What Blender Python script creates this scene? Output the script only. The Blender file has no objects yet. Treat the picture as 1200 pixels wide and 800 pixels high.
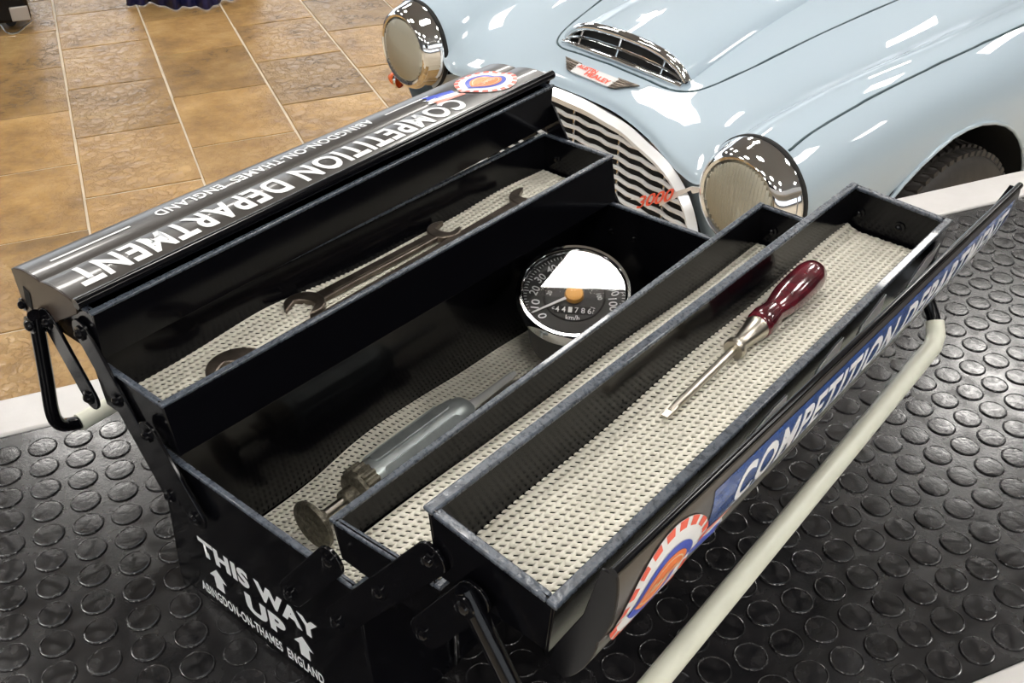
import bpy, bmesh, math, random
import numpy as np
from mathutils import Vector, Matrix, noise

random.seed(7)
SC = bpy.context.scene
COL = SC.collection
R = math.radians

# ------------------------------------------------------------------ camera
TABLE_Z = 0.914                     # top of the rubber mat
CAM_Z = TABLE_Z + 0.6664
PITCH, ROLL, FPX = R(35.108), R(-0.371), 1204.3
fw = Vector((0, math.cos(PITCH), -math.sin(PITCH)))
up = Vector((0, math.sin(PITCH), math.cos(PITCH)))
rt = Vector((1, 0, 0))
cr, sr = math.cos(ROLL), math.sin(ROLL)
cx = rt * cr + up * sr
cy = up * cr - rt * sr
cam_d = bpy.data.cameras.new('camera')
cam_d.sensor_width = 36
cam_d.lens = 36 * FPX / 1200
cam_d.clip_start = 0.02
cam_o = bpy.data.objects.new('camera', cam_d)
COL.objects.link(cam_o)
cam_o.matrix_world = Matrix(((cx.x, cy.x, -fw.x, 0), (cx.y, cy.y, -fw.y, 0), (cx.z, cy.z, -fw.z, CAM_Z), (0, 0, 0, 1)))
SC.camera = cam_o
CAM = Vector((0, 0, CAM_Z))

# ------------------------------------------------------------------ world, exposure
w = bpy.data.worlds.new('world'); SC.world = w
w.use_nodes = True
bg = w.node_tree.nodes['Background']
bg.inputs[0].default_value = (0.88, 0.94, 1.0, 1)
bg.inputs[1].default_value = 2.0
SC.view_settings.view_transform = 'Standard'
SC.view_settings.look = 'None'
SC.view_settings.gamma = 1
SC.view_settings.use_curve_mapping = False
SC.view_settings.exposure = 0.12
LAMP_W = 30.0                      # emission of the ceiling light panels

# ------------------------------------------------------------------ materials
def mat(name, color, rough=0.5, metal=0.0, coat=0.0, spec=0.5, var=0.0, var_scale=20.0, bump=0.0, bump_scale=60.0,
        rough_var=0.0, color2=None, rnd=0.0, coat_rough=0.03):
    m = bpy.data.materials.new(name); m.use_nodes = True
    nt = m.node_tree; b = nt.nodes['Principled BSDF']
    b.inputs['Base Color'].default_value = (*color, 1)
    b.inputs['Roughness'].default_value = rough
    b.inputs['Metallic'].default_value = metal
    b.inputs['Coat Weight'].default_value = coat
    b.inputs['Coat Roughness'].default_value = coat_rough
    b.inputs['Specular IOR Level'].default_value = spec
    tc = nt.nodes.new('ShaderNodeTexCoord')
    def nz(scale, detail=5.0):
        n = nt.nodes.new('ShaderNodeTexNoise'); n.inputs['Scale'].default_value = scale
        n.inputs['Detail'].default_value = detail
        nt.links.new(tc.outputs['Object'], n.inputs['Vector']); return n
    if var or color2 or rnd:
        n = nz(var_scale)
        ramp = nt.nodes.new('ShaderNodeMapRange')
        ramp.inputs[1].default_value = 0.35; ramp.inputs[2].default_value = 0.65
        nt.links.new(n.outputs['Fac'], ramp.inputs[0])
        mx = nt.nodes.new('ShaderNodeMix'); mx.data_type = 'RGBA'
        c2 = color2 or tuple(max(0, c * (1 - var)) for c in color)
        mx.inputs[6].default_value = (*color, 1); mx.inputs[7].default_value = (*c2, 1)
        nt.links.new(ramp.outputs[0], mx.inputs[0])
        out = mx.outputs[2]
        if rnd:
            oi = nt.nodes.new('ShaderNodeObjectInfo')
            mr = nt.nodes.new('ShaderNodeMapRange'); mr.inputs[3].default_value = 1 - rnd; mr.inputs[4].default_value = 1 + rnd * 0.6
            nt.links.new(oi.outputs['Random'], mr.inputs[0])
            mm = nt.nodes.new('ShaderNodeMix'); mm.data_type = 'RGBA'; mm.blend_type = 'MULTIPLY'; mm.inputs[0].default_value = 1
            nt.links.new(out, mm.inputs[6]); nt.links.new(mr.outputs[0], mm.inputs[7])
            out = mm.outputs[2]
        nt.links.new(out, b.inputs['Base Color'])
    if rough_var:
        n = nz(var_scale * 1.7)
        mr = nt.nodes.new('ShaderNodeMapRange'); mr.inputs[1].default_value = 0.3; mr.inputs[2].default_value = 0.7
        mr.inputs[3].default_value = max(0.01, rough - rough_var); mr.inputs[4].default_value = rough + rough_var
        nt.links.new(n.outputs['Fac'], mr.inputs[0]); nt.links.new(mr.outputs[0], b.inputs['Roughness'])
    if bump:
        n = nz(bump_scale, 6.0)
        bp = nt.nodes.new('ShaderNodeBump'); bp.inputs['Strength'].default_value = bump; bp.inputs['Distance'].default_value = 0.004
        nt.links.new(n.outputs['Fac'], bp.inputs['Height']); nt.links.new(bp.outputs[0], b.inputs['Normal'])
    return m

def emit(name, color, strength):
    m = bpy.data.materials.new(name); m.use_nodes = True
    nt = m.node_tree; nt.nodes.clear()
    e = nt.nodes.new('ShaderNodeEmission'); o = nt.nodes.new('ShaderNodeOutputMaterial')
    e.inputs[0].default_value = (*color, 1); e.inputs[1].default_value = strength
    nt.links.new(e.outputs[0], o.inputs[0]); return m

def glass(name, tint=(1, 1, 1), refl=0.06):
    m = bpy.data.materials.new(name); m.use_nodes = True
    nt = m.node_tree; nt.nodes.clear()
    t = nt.nodes.new('ShaderNodeBsdfTransparent'); t.inputs[0].default_value = (*tint, 1)
    g = nt.nodes.new('ShaderNodeBsdfGlossy'); g.inputs['Roughness'].default_value = 0.02
    f = nt.nodes.new('ShaderNodeFresnel'); f.inputs[0].default_value = 1.5
    mx = nt.nodes.new('ShaderNodeMixShader'); o = nt.nodes.new('ShaderNodeOutputMaterial')
    nt.links.new(f.outputs[0], mx.inputs[0]); nt.links.new(t.outputs[0], mx.inputs[1]); nt.links.new(g.outputs[0], mx.inputs[2])
    nt.links.new(mx.outputs[0], o.inputs[0]); return m

M = {}
M['black'] = mat('gloss_black_paint', (0.0025, 0.0025, 0.0035), 0.13, spec=0.26, rough_var=0.03, var_scale=9)
M['wear_sky_tint'] = mat('worn_rim_sky_tint', (0.030, 0.037, 0.050), 0.3, 0.0, coat=0.3, color2=(0.075, 0.09, 0.115), var_scale=220, rough_var=0.1, bump=0.15, bump_scale=300)  # worn black paint; the sky's reflection is put in as blue-grey
M['lid'] = mat('lid_black_paint', (0.045, 0.040, 0.036), 0.30, coat=0.25, coat_rough=0.05, var=0.3, var_scale=14)
M['lid_end'] = mat('end_plate_floor_tint', (0.030, 0.020, 0.015), 0.3, spec=0.3)  # black plate; the floor's warm reflection is put into the brown
M['white_ink'] = mat('white_print', (0.78, 0.79, 0.80), 0.35)
M['grey_ink'] = mat('grey_print', (0.30, 0.34, 0.37), 0.35)
M['red_ink'] = mat('red_print', (0.80, 0.10, 0.05), 0.35)
M['pink_ink'] = mat('salmon_print', (0.85, 0.28, 0.20), 0.35)
M['blue_ink'] = mat('blue_print', (0.03, 0.07, 0.50), 0.3)
M['band_blue'] = mat('dark_blue_band', (0.02, 0.08, 0.32), 0.2, coat=0.6, var=0.4, var_scale=120)
M['orange_ink'] = mat('orange_print', (0.90, 0.22, 0.04), 0.35)
M['cream_ink'] = mat('cream_print', (0.85, 0.62, 0.40), 0.35)
M['liner'] = mat('cream_pvc_weave', (0.70, 0.67, 0.58), 0.55, var=0.06, var_scale=30)
M['grip'] = mat('cream_plastic', (0.62, 0.62, 0.52), 0.35, var=0.06, var_scale=40)
M['rubber'] = mat('black_rubber', (0.006, 0.006, 0.007), 0.24, color2=(0.014, 0.013, 0.014), var_scale=26, rough_var=0.08, bump=0.03, bump_scale=300)
M['stud'] = mat('scuffed_rubber_stud', (0.006, 0.006, 0.007), 0.20, color2=(0.018, 0.017, 0.018), var_scale=70, rough_var=0.08, bump=0.05, bump_scale=220, rnd=0.3)
M['alu'] = mat('pale_aluminium_trim', (0.50, 0.485, 0.475), 0.38, 0.25, var=0.06, var_scale=30, bump=0.05, bump_scale=200)
M['table'] = mat('grey_table_board', (0.25, 0.25, 0.26), 0.5)
M['chrome'] = mat('chrome', (0.82, 0.83, 0.84), 0.06, 1.0)
M['nickel'] = mat('dull_nickel', (0.62, 0.58, 0.50), 0.30, 1.0, var=0.25, var_scale=60)
M['steel_dark'] = mat('aged_dark_steel', (0.20, 0.165, 0.135), 0.30, 0.85, var=0.45, var_scale=60, bump=0.15, bump_scale=200)
M['pewter'] = mat('grey_enamel_pewter', (0.40, 0.44, 0.44), 0.36, 0.55, var=0.2, var_scale=60, bump=0.05, bump_scale=200)
M['brown_iron'] = mat('pitted_iron', (0.11, 0.10, 0.075), 0.45, 0.6, color2=(0.24, 0.22, 0.17), var_scale=260, bump=0.6, bump_scale=260)
M['maroon'] = mat('maroon_handle', (0.13, 0.012, 0.022), 0.16, coat=0.7, color2=(0.045, 0.008, 0.012), var_scale=60, bump=0.1, bump_scale=60)
M['car'] = mat('ice_blue_car_paint', (0.36, 0.445, 0.515), 0.55, coat=1.0, coat_rough=0.02)
M['car_dark'] = mat('dark_seam', (0.02, 0.05, 0.06), 0.4)
M['cove'] = mat('cream_car_paint', (0.80, 0.66, 0.50), 0.25, coat=0.8)
M['hole'] = mat('matt_black', (0.004, 0.004, 0.004), 0.8)
M['tyre'] = mat('tyre_rubber', (0.030, 0.026, 0.023), 0.6, var=0.3, var_scale=50, bump=0.1)
M['rim'] = mat('brown_wheel_enamel', (0.16, 0.10, 0.08), 0.35)  # one even brown for the wheel discs
M['amber'] = mat('amber_lens', (0.75, 0.13, 0.03), 0.15)
M['lens_glass'] = glass('lamp_lens_glass', (0.95, 0.95, 0.92))
def fluted():
    m = bpy.data.materials.new('fluted_glass'); m.use_nodes = True
    nt = m.node_tree; b = nt.nodes['Principled BSDF']; b.inputs['Base Color'].default_value = (.96, .93, .84, 1); b.inputs['Roughness'].default_value = .12
    t = nt.nodes.new('ShaderNodeBsdfTransparent'); mx = nt.nodes.new('ShaderNodeMixShader'); mx.inputs[0].default_value = .80
    nt.links.new(t.outputs[0], mx.inputs[1]); nt.links.new(b.outputs[0], mx.inputs[2]); nt.links.new(mx.outputs[0], nt.nodes['Material Output'].inputs[0])
    return m
M['flute_glass'] = fluted()
M['reflector'] = mat('lamp_reflector', (0.92, 0.91, 0.86), 0.22, 0.8)
M['grille'] = mat('bright_grille_plating', (0.82, 0.83, 0.84), 0.26, 0.35)
M['flute'] = mat('lamp_flute_glass', (0.80, 0.80, 0.74), 0.08, 0.7, bump=0.4, bump_scale=40)
M['dial'] = mat('dial_black', (0.022, 0.022, 0.022), 0.5)
M['glass'] = glass('clear_glass')
M['brass'] = mat('brass_hub', (0.65, 0.32, 0.06), 0.35, 0.3)
M['drape'] = mat('navy_satin_cloth', (0.012, 0.014, 0.075), 0.35, var=0.4, var_scale=10)
M['plate'] = mat('grey_plate', (0.36, 0.33, 0.30), 0.4, 0.4)
M['ceiling'] = mat('ceiling_grey', (0.22, 0.22, 0.23), 0.7)
M['wall'] = mat('showroom_wall', (0.20, 0.20, 0.21), 0.7)
M['panel'] = emit('ceiling_light_panel', (1.0, 0.97, 0.92), LAMP_W)
M['grout'] = mat('pale_grout', (0.62, 0.52, 0.38), 0.6, var=0.2, var_scale=8)

def stone():
    m = bpy.data.materials.new('ochre_stone_tile'); m.use_nodes = True
    nt = m.node_tree; b = nt.nodes['Principled BSDF']; L = nt.links.new
    tc = nt.nodes.new('ShaderNodeTexCoord'); oi = nt.nodes.new('ShaderNodeObjectInfo')
    add = nt.nodes.new('ShaderNodeVectorMath'); add.operation = 'ADD'
    sc = nt.nodes.new('ShaderNodeVectorMath'); sc.operation = 'SCALE'
    cmb = nt.nodes.new('ShaderNodeCombineXYZ')
    for i in range(3): L(oi.outputs['Random'], cmb.inputs[i])
    L(cmb.outputs[0], sc.inputs[0]); sc.inputs['Scale'].default_value = 37.0
    L(tc.outputs['Object'], add.inputs[0]); L(sc.outputs[0], add.inputs[1])
    n1 = nt.nodes.new('ShaderNodeTexNoise'); n1.inputs['Scale'].default_value = 5.0; n1.inputs['Detail'].default_value = 8; n1.inputs['Roughness'].default_value = 0.65
    n2 = nt.nodes.new('ShaderNodeTexNoise'); n2.inputs['Scale'].default_value = 19.0; n2.inputs['Detail'].default_value = 6
    n3 = nt.nodes.new('ShaderNodeTexVoronoi'); n3.inputs['Scale'].default_value = 22.0; n3.feature = 'DISTANCE_TO_EDGE'
    warp = nt.nodes.new('ShaderNodeVectorMath'); warp.operation = 'MULTIPLY_ADD'
    L(n1.outputs['Color'], warp.inputs[0]); warp.inputs[1].default_value = (0.3, 0.3, 0.3); L(add.outputs[0], warp.inputs[2])
    for n in (n1, n2): L(add.outputs[0], n.inputs['Vector'])
    L(warp.outputs[0], n3.inputs['Vector'])
    r1 = nt.nodes.new('ShaderNodeValToRGB'); L(n1.outputs['Fac'], r1.inputs[0])
    e = r1.color_ramp.elements
    e[0].position = 0.30; e[0].color = (0.225, 0.130, 0.046, 1)
    e[1].position = 0.72; e[1].color = (0.50, 0.315, 0.122, 1)
    k = r1.color_ramp.elements.new(0.5); k.color = (0.37, 0.215, 0.074, 1)
    mr = nt.nodes.new('ShaderNodeMapRange'); mr.inputs[3].default_value = 0.70; mr.inputs[4].default_value = 1.18; L(oi.outputs['Random'], mr.inputs[0])
    mm = nt.nodes.new('ShaderNodeMix'); mm.data_type = 'RGBA'; mm.blend_type = 'MULTIPLY'; mm.inputs[0].default_value = 1
    L(r1.outputs[0], mm.inputs[6]); L(mr.outputs[0], mm.inputs[7]); L(mm.outputs[2], b.inputs['Base Color'])
    b.inputs['Roughness'].default_value = 0.27
    h = nt.nodes.new('ShaderNodeMath'); h.operation = 'MULTIPLY_ADD'
    cl = nt.nodes.new('ShaderNodeMapRange'); cl.inputs[1].default_value = 0; cl.inputs[2].default_value = 0.10; cl.inputs[4].default_value = 0.28; L(n3.outputs['Distance'], cl.inputs[0])
    L(n2.outputs['Fac'], h.inputs[0]); h.inputs[1].default_value = 1.3; L(cl.outputs[0], h.inputs[2])
    bp = nt.nodes.new('ShaderNodeBump'); bp.inputs['Strength'].default_value = 0.8; bp.inputs['Distance'].default_value = 0.007
    L(h.outputs[0], bp.inputs['Height']); L(bp.outputs[0], b.inputs['Normal'])
    return m
M['stone'] = stone()

# ------------------------------------------------------------------ mesh helpers
def obj(name, bm, m, parent=None, smooth=False, bevel=0.0, segs=2):
    if isinstance(bm, bmesh.types.BMesh):
        me = bpy.data.meshes.new(name)
        bmesh.ops.recalc_face_normals(bm, faces=bm.faces[:])
        bm.to_mesh(me); bm.free()
    else:
        me = bm
    if m is not None and not me.materials:
        me.materials.append(M[m] if isinstance(m, str) else m)
    if smooth:
        me.polygons.foreach_set('use_smooth', [True] * len(me.polygons))
        if smooth != 'all':
            me.set_sharp_from_angle(angle=R(38))
    o = bpy.data.objects.new(name, me); COL.objects.link(o)
    if parent: o.parent = parent
    if bevel:
        md = o.modifiers.new('bevel', 'BEVEL'); md.width = bevel; md.segments = segs; md.limit_method = 'ANGLE'; md.angle_limit = R(35)
        me.polygons.foreach_set('use_smooth', [True] * len(me.polygons)); me.set_sharp_from_angle(angle=R(35))
    return o

def thing(name, label, cat, loc=(0, 0, 0), rotz=0.0, group=None, matrix=None):
    o = bpy.data.objects.new(name, None); COL.objects.link(o)
    o.empty_display_size = 0.05
    if matrix is not None: o.matrix_world = matrix
    else: o.location = loc; o.rotation_euler = (0, 0, rotz)
    o['label'] = label; o['category'] = cat
    if group: o['group'] = group
    return o

def struct(o):
    o['kind'] = 'structure'; return o

NB = bmesh.new
def hexa(bm, p):
    """p: 8 points, bottom ring 0-3, top ring 4-7"""
    v = [bm.verts.new(q) for q in p]
    for f in ((3, 2, 1, 0), (4, 5, 6, 7), (0, 1, 5, 4), (1, 2, 6, 5), (2, 3, 7, 6), (3, 0, 4, 7)):
        bm.faces.new([v[i] for i in f])
def box(bm, a, b):
    (x0, y0, z0), (x1, y1, z1) = a, b
    hexa(bm, [(x0, y0, z0), (x1, y0, z0), (x1, y1, z0), (x0, y1, z0), (x0, y0, z1), (x1, y0, z1), (x1, y1, z1), (x0, y1, z1)])
def prism(bm, pts, fn0, fn1):
    """polygon pts mapped by fn0 and fn1 to two end faces"""
    a = [bm.verts.new(fn0(p)) for p in pts]; b = [bm.verts.new(fn1(p)) for p in pts]
    n = len(pts)
    for i in range(n):
        bm.faces.new((a[i], a[(i + 1) % n], b[(i + 1) % n], b[i]))
    bm.faces.new(a[::-1]); bm.faces.new(b)
def frame_of(t):
    t = t.normalized()
    a = Vector((0, 0, 1)) if abs(t.z) < 0.9 else Vector((1, 0, 0))
    n = t.cross(a).normalized(); return n, t.cross(n).normalized()
def tube(bm, pts, r, seg=12, cap=True):
    pts = [Vector(p) for p in pts]
    rs = r if hasattr(r, '__len__') else [r] * len(pts)
    rings = []; n = None
    for i, p in enumerate(pts):
        t = (pts[min(i + 1, len(pts) - 1)] - pts[max(i - 1, 0)]).normalized()
        if n is None: n, b = frame_of(t)
        else:
            n = (n - t * n.dot(t)).normalized(); b = t.cross(n)
        rings.append([bm.verts.new(p + (n * math.cos(k * 2 * math.pi / seg) + b * math.sin(k * 2 * math.pi / seg)) * rs[i]) for k in range(seg)])
    for i in range(len(rings) - 1):
        for k in range(seg):
            bm.faces.new((rings[i][k], rings[i][(k + 1) % seg], rings[i + 1][(k + 1) % seg], rings[i + 1][k]))
    if cap:
        bm.faces.new(rings[0][::-1]); bm.faces.new(rings[-1])
def lathe(bm, prof, seg=32, origin=(0, 0, 0), axis=(0, 0, 1)):
    """prof: list of (r, h) along axis"""
    o = Vector(origin); ax = Vector(axis).normalized(); n, b = frame_of(ax)
    rings = []
    for r, h in prof:
        if r < 1e-6: rings.append([bm.verts.new(o + ax * h)])
        else: rings.append([bm.verts.new(o + ax * h + (n * math.cos(k * 2 * math.pi / seg) + b * math.sin(k * 2 * math.pi / seg)) * r) for k in range(seg)])
    for a, c in zip(rings, rings[1:]):
        for k in range(seg):
            k2 = (k + 1) % seg
            if len(a) == 1 and len(c) == 1: continue
            if len(a) == 1: bm.faces.new((a[0], c[k2], c[k]))
            elif len(c) == 1: bm.faces.new((a[k], a[k2], c[0]))
            else: bm.faces.new((a[k], a[k2], c[k2], c[k]))
def spline(pts, n=8):
    """Catmull-Rom through the points"""
    P = [np.array(p, float) for p in pts]; P = [2 * P[0] - P[1]] + P + [2 * P[-1] - P[-2]]
    out = []
    for i in range(1, len(P) - 2):
        for k in range(n):
            t = k / n
            out.append(0.5 * ((2 * P[i]) + (-P[i - 1] + P[i + 1]) * t + (2 * P[i - 1] - 5 * P[i] + 4 * P[i + 1] - P[i + 2]) * t * t + (-P[i - 1] + 3 * P[i] - 3 * P[i + 1] + P[i + 2]) * t ** 3))
    out.append(P[-2]); return out
def text_bm(body, bold=0.0, space=1.0):
    """flat text mesh normalised to x 0..1, y 0..1, returns bmesh and aspect"""
    cu = bpy.data.curves.new('lettering', 'FONT'); cu.body = body; cu.offset = bold; cu.resolution_u = 4; cu.space_character = space
    o = bpy.data.objects.new('lettering', cu); COL.objects.link(o)
    dg = bpy.context.evaluated_depsgraph_get()
    me = bpy.data.meshes.new_from_object(o.evaluated_get(dg))
    bpy.data.objects.remove(o); bpy.data.curves.remove(cu)
    bm = NB(); bm.from_mesh(me); bpy.data.meshes.remove(me)
    xs = [v.co.x for v in bm.verts]; ys = [v.co.y for v in bm.verts]
    x0, x1, y0, y1 = min(xs), max(xs), min(ys), max(ys)
    for v in bm.verts:
        v.co = ((v.co.x - x0) / (x1 - x0), (v.co.y - y0) / (y1 - y0), 0)
    return bm
def mapped(bm, fn):
    for v in bm.verts: v.co = fn(v.co.x, v.co.y)
    return bm
def cut_y(bm, n):
    for k in range(1, n):
        g = bm.verts[:] + bm.edges[:] + bm.faces[:]
        bmesh.ops.bisect_plane(bm, geom=g, plane_co=(0, k / n, 0), plane_no=(0, 1, 0))
    return bm
def disc_grid(r0, r1, nr, seg, a0=0.0, a1=2 * math.pi):
    """annulus sector in the xy plane"""
    bm = NB(); rows = []
    full = abs(a1 - a0 - 2 * math.pi) < 1e-6
    for i in range(nr + 1):
        r = r0 + (r1 - r0) * i / nr
        rows.append([bm.verts.new((r * math.cos(a0 + (a1 - a0) * k / seg), r * math.sin(a0 + (a1 - a0) * k / seg), 0)) for k in range(seg if full else seg + 1)])
    for i in range(nr):
        m = len(rows[0])
        for k in range(seg):
            f = [rows[i][k], rows[i][(k + 1) % m], rows[i + 1][(k + 1) % m], rows[i + 1][k]]
            if r0 == 0 and i == 0: pass
            bm.faces.new(f)
    if r0 == 0: bmesh.ops.remove_doubles(bm, verts=bm.verts[:], dist=1e-6)
    return bm
def project(P):
    d = Vector(P) - CAM; z = d.dot(fw)
    return 600 + FPX * d.dot(cx) / z, 400 - FPX * d.dot(cy) / z, z

# ------------------------------------------------------------------ the room
EB = Vector((math.cos(R(22.35)), math.sin(R(22.35)), 0))     # along the table and across the tile columns
EN = Vector((-EB.y, EB.x, 0))
def bn(b, n, z=0.0): return EB * b + EN * n + Vector((0, 0, z))
BN = Matrix((( EB.x, EN.x, 0, 0), (EB.y, EN.y, 0, 0), (0, 0, 1, 0), (0, 0, 0, 1)))

bm = NB(); box(bm, (-9, -7, -0.1), (11, 11, -0.004))
floor = struct(obj('floor', bm, 'grout')); floor.matrix_world = BN
tile_me = []
for k in range(4):
    bm = NB(); tw, tl = 0.3855 / 2, 0.525 / 2
    g = 0.0045
    random.seed(k)
    j = lambda: random.uniform(-0.0015, 0.0015)
    v = [(-tw + g + j(), -tl + g + j()), (tw - g + j(), -tl + g + j()), (tw - g + j(), tl - g + j()), (-tw + g + j(), tl - g + j())]
    i = 0.003
    ins = [(x - math.copysign(i, x), y - math.copysign(i, y)) for x, y in v]
    hexa(bm, [(x, y, -0.005) for x, y in v] + [(x, y, -0.0015) for x, y in v])
    hexa(bm, [(x, y, -0.0016) for x, y in v] + [(x, y, 0.0) for x, y in ins])
    me = bpy.data.meshes.new('tile'); bm.normal_update(); bm.to_mesh(me); bm.free(); me.materials.append(M['stone']); tile_me.append(me)
random.seed(3)
for c in range(-2, 9):
    off = {-1: 0.06, 0: 0.285, 1: 0.03, 2: 0.30, 3: 0.055}.get(c, 0.27 * (c % 2))
    for r_ in range(4, 14):
        n = -0.03 + off + 0.525 * r_ - 0.26
        if not (1.6 < n < 7.2): continue
        o = bpy.data.objects.new('tile', random.choice(tile_me)); COL.objects.link(o); o.parent = floor
        o.location = (-0.145 + 0.3895 * c + 0.195, n, random.uniform(-0.0006, 0.0006))
        o.scale.x = 1.01
        if random.random() < 0.5: o.rotation_euler.z = math.pi

CEIL = 3.6
bm = NB(); box(bm, (-9, -7, CEIL), (11, 11, CEIL + 0.1))
ceil_o = struct(obj('ceiling', bm, 'ceiling')); ceil_o.matrix_world = BN
for nm, a, c in (('wall_right', (10.9, -7, 0), (11, 10.9, CEIL)), ('wall_left', (-9, -7, 0), (-8.9, 10.9, CEIL)), ):
    bm = NB(); box(bm, a, c); wl = struct(obj(nm, bm, 'wall')); wl.matrix_world = BN
for nm, yo in (('wall_back', 0), ('wall_front', -17.9)):  # front wall is opened for the added fill windows
    bm = NB(); box(bm, (-9, 10.9 + yo, 0), (11, 11 + yo, 0.45)); box(bm, (-9, 10.9 + yo, 3.35), (11, 11 + yo, CEIL)); wl = struct(obj(nm, bm, 'wall')); wl.matrix_world = BN
for k in range(10):
    x0 = -9 + 4 * (k % 5); yo = 0 if k < 5 else -17.9  # front-wall ones are unseen, added to brighten the car's front
    bm = NB(); box(bm, (x0 + .04, 10.94 + yo, 0.47), (x0 + 3.96, 10.95 + yo, 3.33)); wi = struct(obj('window_%d' % (k + 1), bm, 'glass')); wi.matrix_world = BN
    bm = NB()
    for xx in (x0, x0 + 1.3, x0 + 2.63, x0 + 3.92): box(bm, (xx, 10.9 + yo, 0.45), (xx + .08, 10.99 + yo, 3.35))
    for zz in (0.45, 2.3, 3.28): box(bm, (x0, 10.92 + yo, zz), (x0 + 4, 10.98 + yo, zz + .07))
    obj('window_frame', bm, 'alu', wi)
k = 0
lamp_me = None
for x_, y_ in [(0.13 + 2.4 * i, y0) for i in (-2, -1, 0, 1, 2) for y0 in (-3.6, -1.2, 1.80, 4.3, 6.8)]:
    o = thing('ceiling_light', 'white square ceiling light panel in a thin metal frame', 'ceiling light', (x_, y_, CEIL - 0.002), R(-4.2), 'square light panels in the ceiling')
    if lamp_me is None:
        bm = NB(); box(bm, (-0.3, -0.3, -0.012), (0.3, 0.3, -0.008)); d = obj('diffuser', bm, 'panel', o)
        bm = NB()
        for a, c in (((-0.33, -0.33, -0.02), (0.33, -0.3, 0)), ((-0.33, 0.3, -0.02), (0.33, 0.33, 0)), ((-0.33, -0.3, -0.02), (-0.3, 0.3, 0)), ((0.3, -0.3, -0.02), (0.33, 0.3, 0))): box(bm, a, c)
        fr = obj('frame', bm, 'alu', o); lamp_me = (d.data, fr.data)
    else:
        for nm, me in zip(('diffuser', 'frame'), lamp_me):
            q = bpy.data.objects.new(nm, me); COL.objects.link(q); q.parent = o

# ------------------------------------------------------------------ display table and mat
tb = thing('display_table', 'display table edged with pale aluminium trim, under the black studded mat', 'table', (0, 0, 0), R(22.35))
N0, N1, B0, B1 = 0.322, 0.925, -0.75, 1.75
bm = NB(); box(bm, (B0 - 0.058, N0 - 0.058, TABLE_Z - 0.06), (B1 + 0.058, N1 + 0.058, TABLE_Z - 0.0075)); obj('table_top', bm, 'table', tb)
for a, c in (((B0 - 0.062, N1, TABLE_Z - 0.07), (B1 + 0.062, N1 + 0.062, TABLE_Z + 0.001)), ((B0 - 0.062, N0 - 0.062, TABLE_Z - 0.07), (B1 + 0.062, N0, TABLE_Z + 0.001)),
             ((B0 - 0.062, N0, TABLE_Z - 0.07), (B0, N1, TABLE_Z + 0.001)), ((B1, N0, TABLE_Z - 0.07), (B1 + 0.062, N1, TABLE_Z + 0.001))):
    bm = NB(); box(bm, a, c); tr = obj('edge_trim', bm, 'alu', tb, bevel=0.003)
    if a[1] == N1:
        for bs in (1.165, -0.35):
            bm = NB(); lathe(bm, [(0.0065, 0), (0.0065, 0.0005), (0.004, 0.0016), (0, 0.0018)], 14, (bs, N1 + 0.022, TABLE_Z + 0.001)); obj('screw', bm, 'nickel', tr, smooth=True)
for x in (B0 + 0.05, B1 - 0.05):
    for y in (N0 + 0.02, N1 - 0.02):
        bm = NB(); box(bm, (x - 0.03, y - 0.03, 0), (x + 0.03, y + 0.03, TABLE_Z - 0.062)); obj('leg', bm, 'alu', tb, bevel=0.003)

mt = thing('rubber_mat', 'black rubber mat covered in round raised studs, lying on the table', 'mat', (0, 0, TABLE_Z - 0.0080), R(22.35))
bm = NB(); box(bm, (B0 + 0.001, N0 + 0.001, 0), (B1 - 0.001, N1 - 0.001, 0.0062)); obj('sheet', bm, 'rubber', mt)
SP = 0.0325
th = R(-67.356)
a_, b_ = Vector((math.cos(th), math.sin(th), 0)) * SP, Vector((-math.sin(th), math.cos(th), 0)) * SP * 1.030
P0 = Vector((-0.46524, 0.77409, 0))
def stud_bm(bm, o=(0, 0, 0), seg=28):
    lathe(bm, [(0.0150, -0.0004), (0.0140, -0.0004), (0.0137, 0.0008), (0.0132, 0.0014), (0.0127, 0.0015), (0.0122, 0.0013), (0.0119, 0.0010), (0.0112, 0.00102), (0, 0.00102)], seg, o)
bm = NB(); stud_bm(bm); me = bpy.data.meshes.new('stud'); bmesh.ops.recalc_face_normals(bm, faces=bm.faces[:]); bm.to_mesh(me); bm.free()
me.materials.append(M['stud']); me.polygons.foreach_set('use_smooth', [True] * len(me.polygons)); me.set_sharp_from_angle(angle=R(16))
TB_AZ = R(39.839)
TU = Vector((math.sin(TB_AZ), math.cos(TB_AZ), 0)); TV = Vector((-math.cos(TB_AZ), math.sin(TB_AZ), 0))
TO = Vector((-0.28888, 0.60886, TABLE_Z)); TL = 0.54286
cand = []
for i in range(-40, 90):
    for j in range(-60, 60):
        p = P0 + b_ * i + a_ * j
        B_, N_ = p.dot(EB), p.dot(EN)
        if not (B0 + 0.012 < B_ < B1 - 0.012 and N0 + 0.012 < N_ < N1 - 0.006): continue
        wp = Vector((p.x, p.y, TABLE_Z)); px, py, dz = project(wp)
        d = wp - TO; uu, vv = d.dot(TU), d.dot(TV)
        hid = (-0.005 < uu < TL and -0.235 < vv < -0.01) or (0.03 < uu < TL + 0.25 and -0.21 < vv < 0.11)
        vis = -15 < px < 1215 and -15 < py < 815 and not hid
        cand.append((0 if vis else 1, dz, B_, N_))
cand.sort()
bm = NB()
for k, (hid, dz, B_, N_) in enumerate(cand):
    if k < 300 and not hid:
        o = bpy.data.objects.new('stud', me); COL.objects.link(o); o.parent = mt
        o.location = (B_, N_, 0.0062); o.rotation_euler.z = (k * 2.399) % 6.28
    else:
        stud_bm(bm, (B_, N_, 0.0062), 14)
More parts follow.
